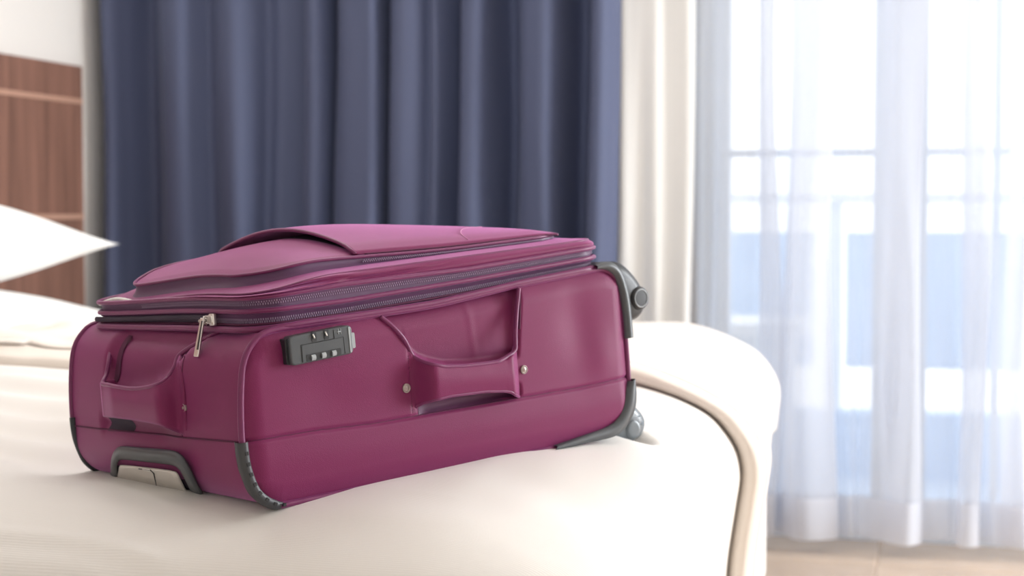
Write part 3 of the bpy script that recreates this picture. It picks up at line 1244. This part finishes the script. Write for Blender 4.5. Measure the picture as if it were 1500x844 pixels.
def loop(inset, n_=220, r=None):
    rr = (r if r is not None else LR)
    pts_ = rrect(LU0 + inset, LU1 - inset, LV0 + inset, LV1 - inset, rr, 10)
    return even(pts_, n_)


# heights along u on the near side, sagging to the far-left corner
def sag(u, v):
    return -.010 * sm(.25, .02, u) * sm(.1, .44, v)


def hz(u, a, b, c, d_):
    return interp([.0, .16, .365, .6], [a, b, c, d_], u)


Z0 = lambda u, v: Hf(u) + .003 + .4 * sag(u, v)
Z1a = lambda u, v: hz(u, .2195, .2205, .2275, .2415) + .5 * sag(u, v)
Z1b = lambda u, v: hz(u, .234, .2345, .241, .2515) + .8 * sag(u, v)
Z2a = lambda u, v: hz(u, .2425, .2445, .2490, .2600) + sag(u, v)
Z2b = lambda u, v: hz(u, .252, .258, .2590, .2680) + sag(u, v)
ZL = lambda u, v: hz(u, .268, .2745, .2780, .2820) + 1.9 * sag(u, v) - .010 * sm(.15, .02, u)


def band(name, za, zb, ia, ib, bulge, material, nb=6, n_=220, parent=case):
    A = loop(0, n_)

    def fn(a, b):
        i = int(round(a * n_)) % n_
        ins = ia + (ib - ia) * b + bulge * math.sin(PI * b)
        P_ = LPC[n_][i]
        u = P_[0].x - P_[1].x * ins
        v = P_[0].y - P_[1].y * ins
        return Vector((u, v, za(u, v) + (zb(u, v) - za(u, v)) * b))
    return MB().grid(fn, n_, nb, closeu=True).build(name, material, parent)


LPC = {}
for n_ in (220, 1200):
    A = loop(0, n_)
    L_ = []
    for i in range(n_):
        t = (A[(i + 1) % n_] - A[i - 1]).normalized()
        L_.append((A[i], Vector((t.y, -t.x, 0))))
    LPC[n_] = L_


def cord(name, z, ins, r, material, dz=0, parent=case):
    pts_ = []
    for P_, nn in LPC[220]:
        u, v = P_.x - nn.x * ins, P_.y - nn.y * ins
        pts_.append((u, v, z(u, v) + dz))
    return MB().tube(pts_, r, 8, closed=True).build(name, material, parent)


def teeth(z, ins, parent):
    m_ = MB()
    L_ = LPC[1200]
    for i in range(0, 1200):
        P_, nn = L_[i]
        # only the near side and the two ends can be seen
        if P_.y > .30 or (z is zt1 and P_.x < .03 and P_.y > .10):
            continue
        t = Vector((-nn.y, nn.x, 0))
        for row in (-1, 1):
            if (i + (row > 0)) % 2:
                continue
            u, v = P_.x - nn.x * ins, P_.y - nn.y * ins
            c_ = Vector((u, v, z(u, v) + row * .0016))
            x_ = t * .0007
            y_ = Vector((0, 0, .0013))
            d_ = nn * .0008
            vs_ = [c_ - x_ - y_, c_ + x_ - y_, c_ + x_ + y_, c_ - x_ + y_]
            vs_ = vs_ + [q + d_ for q in vs_]
            m_.add(vs_, [(4, 5, 6, 7), (0, 1, 5, 4), (1, 2, 6, 5), (2, 3, 7, 6), (3, 0, 4, 7)])
    o_ = m_.build('zipper_teeth', M_teeth, parent, smooth=False)
    tag(o_, kind='stuff')


cord('rim_piping', Z0, -.003, .0042, M_mag2)
zt1 = lambda u, v: (Z1a(u, v) + Z1b(u, v)) / 2 - .001
zt2 = lambda u, v: (Z2a(u, v) + Z2b(u, v)) / 2
zb1 = band('zipper_tape', lambda u, v: Hf(u) + .002, Z1b, .001, .001, .006, M_purple)
zb2 = band('zipper_tape', Z1b, Z2b, .001, .000, .004, M_purple)
teeth(zt1, .0060, zb1)
teeth(zt2, .0030, zb2)
cord('expansion_piping', Z1b, -.0005, .0032, M_mag2, dz=.0045)
cord('lid_piping', Z2b, -.001, .0030, M_mag2, dz=.002)
cord('zipper_edge', Z1a, .001, .0016, M_seam, dz=.002)
# the open stretch of the main zip shows the dark lining
pp = [(LU0 - .003, v_, Z1b(LU0, v_) - .004) for v_ in [.10 + .33 * k / 40 for k in range(41)]]
MB().tube(pp, .0036, 8, flat=(1, .8)).build('open_zip_gap', M_lining, case)

# lid: side wall and domed top
def wall_top_ruffle(u, v):
    return .0


def lid_side_fn(a, b):
    n_ = 220
    P_, nn = LPC[n_][int(round(a * n_)) % n_]
    ins = .001 - .006 * math.sin(PI * b) * .8 + .006 * b
    u0_, v0_ = P_.x, P_.y
    # crumpled gusset near the front left corner
    k = sm(.22, .10, u0_) * sm(.25, .05, v0_)
    ins += k * .006 * math.sin(b * PI * 3 + u0_ * 18)
    k2 = math.exp(-((u0_ - .22) / .10) ** 2) * sm(.2, .05, v0_)
    ins += .006 * k2 * math.exp(-((b - .35 - (u0_ - .22) * 2.0) / .16) ** 2)
    u, v = u0_ - nn.x * ins, v0_ - nn.y * ins
    za, zb_ = Z2b(u0_, v0_) + .003, ZL(u0_, v0_)
    return Vector((u, v, za + (zb_ - za) * b))


m = MB().grid(lid_side_fn, 220, 14, closeu=True)
m.build('lid_gusset', M_mag, case)
cord('lid_edge_seam', ZL, .007, .0018, M_mag2, dz=-.0005)


def lid_w(u, v):
    a = (u - LU0) / (LU1 - LU0)
    b = (v - LV0) / (LV1 - LV0)
    e = max(0, min(1, min(a, 1 - a) * 7)) * max(0, min(1, min(b, 1 - b) * 6))
    return ZL(u, v) + .008 * math.sin(e * PI / 2)


def lid_fn(a, b):
    P_, nn = LPC[220][int(round(a * 220)) % 220]
    c = Vector((.327, .231, 0))
    u, v = P_.x - nn.x * .006, P_.y - nn.y * .006
    u, v = u + (c.x - u) * b, v + (c.y - v) * b
    return Vector((u, v, lid_w(u, v)))


MB().grid(lid_fn, 220, 40, closeu=True, flip=True).build('lid', M_mag, case)

# lower pocket
PU0, PU1, PV0, PV1 = .055, .600, .030, .425
pout = even(rrect(PU0, PU1, PV0, PV1, .075, 14), 240)
pn = []
for i in range(240):
    t = (pout[(i + 1) % 240] - pout[i - 1]).normalized()
    pn.append(Vector((t.y, -t.x, 0)))


def pk_wall(u, v):
    return .005 + .012 * sm(.40, .10, u) * (1 - .35 * sm(.2, .02, v))


def pocket_w(u, v):
    a = (u - PU0) / (PU1 - PU0)
    b = (v - PV0) / (PV1 - PV0)
    a, b = max(0, min(1, a)), max(0, min(1, b))
    dome = (math.sin(PI * a ** .95)) ** 1.05 * (math.sin(PI * b ** .8)) ** 1.25
    return lid_w(u, v) + pk_wall(u, v) + .027 * dome


def pband_fn(a, b):
    i = int(round(a * 240)) % 240
    P_, nn = pout[i], pn[i]
    ins = .003 * math.sin(PI * b) + .006 * b
    u, v = P_.x - nn.x * ins, P_.y - nn.y * ins
    return Vector((u, v, lid_w(P_.x, P_.y) - .001 + (pk_wall(P_.x, P_.y) + .001) * b))


pb = MB().grid(pband_fn, 240, 6, closeu=True).build('pocket_zipper_tape', M_purple, case)
m = MB()
for i in range(240):
    for h in range(4):
        a = (i + h / 4) / 240
        j = int(a * 240)
        P_, nn = pout[j].lerp(pout[(j + 1) % 240], h / 4), pn[j]
        if P_.y > .1 or P_.x < .22:
            continue
        t = Vector((-nn.y, nn.x, 0))
        c_ = Vector((P_.x - nn.x * .0035, P_.y - nn.y * .0035, lid_w(P_.x, P_.y) + pk_wall(P_.x, P_.y) * (.62 if h % 2 else .42)))
        x_, y_, d_ = t * .0006, Vector((0, 0, .0009)), nn * .0012
        vs_ = [c_ - x_ - y_, c_ + x_ - y_, c_ + x_ + y_, c_ - x_ + y_]
        vs_ = vs_ + [q + d_ for q in vs_]
        m.add(vs_, [(4, 5, 6, 7), (0, 1, 5, 4), (1, 2, 6, 5), (2, 3, 7, 6), (3, 0, 4, 7)])
tag(m.build('pocket_zipper_teeth', M_teeth, pb, smooth=False), kind='stuff')


def ptop_fn(a, b):
    i = int(round(a * 240)) % 240
    P_, nn = pout[i], pn[i]
    u, v = P_.x - nn.x * .006, P_.y - nn.y * .006
    c = Vector((.32, .225, 0))
    u2, v2 = u + (c.x - u) * b, v + (c.y - v) * b
    z = pocket_w(u2, v2)
    z0_ = lid_w(P_.x, P_.y) + pk_wall(P_.x, P_.y)
    k = sm(0, .04, b)
    return Vector((u2, v2, z0_ * (1 - k) + z * k))


MB().grid(ptop_fn, 240, 50, closeu=True, flip=True).build('lower_pocket', M_mag, case)
MB().tube([(P_.x - nn.x * .005, P_.y - nn.y * .005, lid_w(P_.x, P_.y) + pk_wall(P_.x, P_.y) + .001) for P_, nn in zip(pout, pn)], .0022, 7, closed=True).build('pocket_piping', M_mag2, case)

# upper pocket with an open mouth facing the handle end
FU0, FU1, FV0, FV1 = .214, .570, .037, .418


def flap_w(u, v, a, b):
    # a from the mouth (0) to the wheel end (1)
    g = .0008 + .0085 * (math.sin(PI * b) ** .8) * sm(.75, .0, a)
    g += .003 * sm(0, .06, b) * sm(1, .94, b) * sm(1, .9, a)
    return pocket_w(u, v) + g


def flap_fn(a, b):
    sweep = .015 * (b - .15)
    u = FU0 + sweep + (FU1 - FU0 - sweep) * a - .014 * math.sin(PI * b) * (1 - a)
    v = FV0 + (FV1 - FV0) * b
    return Vector((u, v, flap_w(u, v, a, b)))


fo = MB().grid(flap_fn, 70, 50)
fo = fo.build('upper_pocket', M_mag, case)
mod(fo, 'SOLIDIFY', thickness=.0025, offset=1)
MB().tube([flap_fn(0, k / 40) + Vector((0, 0, .0015)) for k in range(41)], .0026, 8).build('mouth_piping', M_mag2, fo)
MB().grid(lambda a, b: (lambda p: Vector((p.x + .004, p.y, pocket_w(p.x + .004, p.y) + .0012)))(flap_fn(.22 * a, .04 + .92 * b)), 20, 40).build('pocket_lining', M_lining, fo)
MB().tube([flap_fn(.04 + .96 * k / 60, 0) + Vector((0, 0, .001)) for k in range(61)], .0012, 6).build('flap_seam', M_seam, fo)
MB().tube([flap_fn(1, k / 30) + Vector((0, 0, .001)) for k in range(31)], .0022, 6).build('flap_seam', M_purple, fo)
# pale line added to draw a faint crease on the upper pocket
MB().tube(spline([flap_fn(.55, .02) + Vector((0, 0, .0035)), flap_fn(.57, .08) + Vector((0, 0, .0035)), flap_fn(.66, .16) + Vector((0, 0, .0035)), flap_fn(.80, .22) + Vector((0, 0, .0035))], 30), .0005, 5).build('crease_line', mat('pale_crease_pink', srgb(225, 160, 200), .6), fo)
# pale tag loop on the far left of the lid
pt = [(.060 + .03 * math.sin(k / 12 * PI) * .5, .30 + .13 * k / 12, lid_w(.062, .30 + .13 * k / 12) + .004 + .006 * math.sin(k / 12 * PI)) for k in range(13)]
tl_ = MB().tube([(LU0 + .005, .33 + .10 * k / 12, ZL(LU0, .33 + .10 * k / 12) + .002 + .006 * math.sin(k / 12 * PI)) for k in range(13)], .003, 8).build('tag_loop', M_white, case)
tl_['label'] = 'pale loop at the edge of the lid'

# ---- chrome slider and puller, at the end of the closed stretch on the short end
sp = Vector((LU0 - .004, .098, Z1a(LU0, .098) + .009))


def sf(a, b, d):
    """slider frame: a towards the near corner, b up, d out of the short end"""
    return sp + Vector((-d, -a, b))


m = MB()
m.prism(rrect(-.012, .008, -.0055, .0055, .003, 4), lambda a, b, d: sf(a, b, d), 0, .006)
m.prism(rrect(-.002, .010, -.0085, .0085, .002, 4), lambda a, b, d: sf(a, b * .9, d), 0, .005)
sl = m.build('zip_slider', M_chrome, case, smooth=False)
mod(sl, 'BEVEL', width=.0012, segments=2, limit_method='ANGLE')
MB().tube([sf(-.006, -.001, .008), sf(-.020, -.002, .008)], .0024, 8).build('slider_pin', M_chrome, sl)
MB().tube([sf(-.004, .003, .004), sf(-.004, .004, .010), sf(-.004, -.003, .012), sf(-.004, -.006, .007)], .0016, 8).build('puller_loop', M_chrome, sl)
p0, p1 = sf(-.004, .003, .012), sf(-.004, -.045, .026)
ax = (p1 - p0).normalized()
sd = Vector((0, -1, 0))
up_ = ax.cross(sd)
ln = (p1 - p0).length
m = MB()
m.prism([(0, -.0040), (0, .0040), (ln * .97, .0056), (ln, .0050), (ln, -.0050), (ln * .97, -.0056)], lambda a, b, d: p0 + ax * a + sd * b + up_ * d, -.0013, .0013)
pu = m.build('zip_puller', M_chrome, sl, smooth=False)
mod(pu, 'BEVEL', width=.0008, segments=2)
MB().prism([(.004, .0008), (.004, .0034), (ln * .82, .0048), (ln * .82, .0008)], lambda a, b, d: p0 + ax * a + sd * b + up_ * d, -.0017, .0017).build('puller_inlay', M_dark, sl, smooth=False)
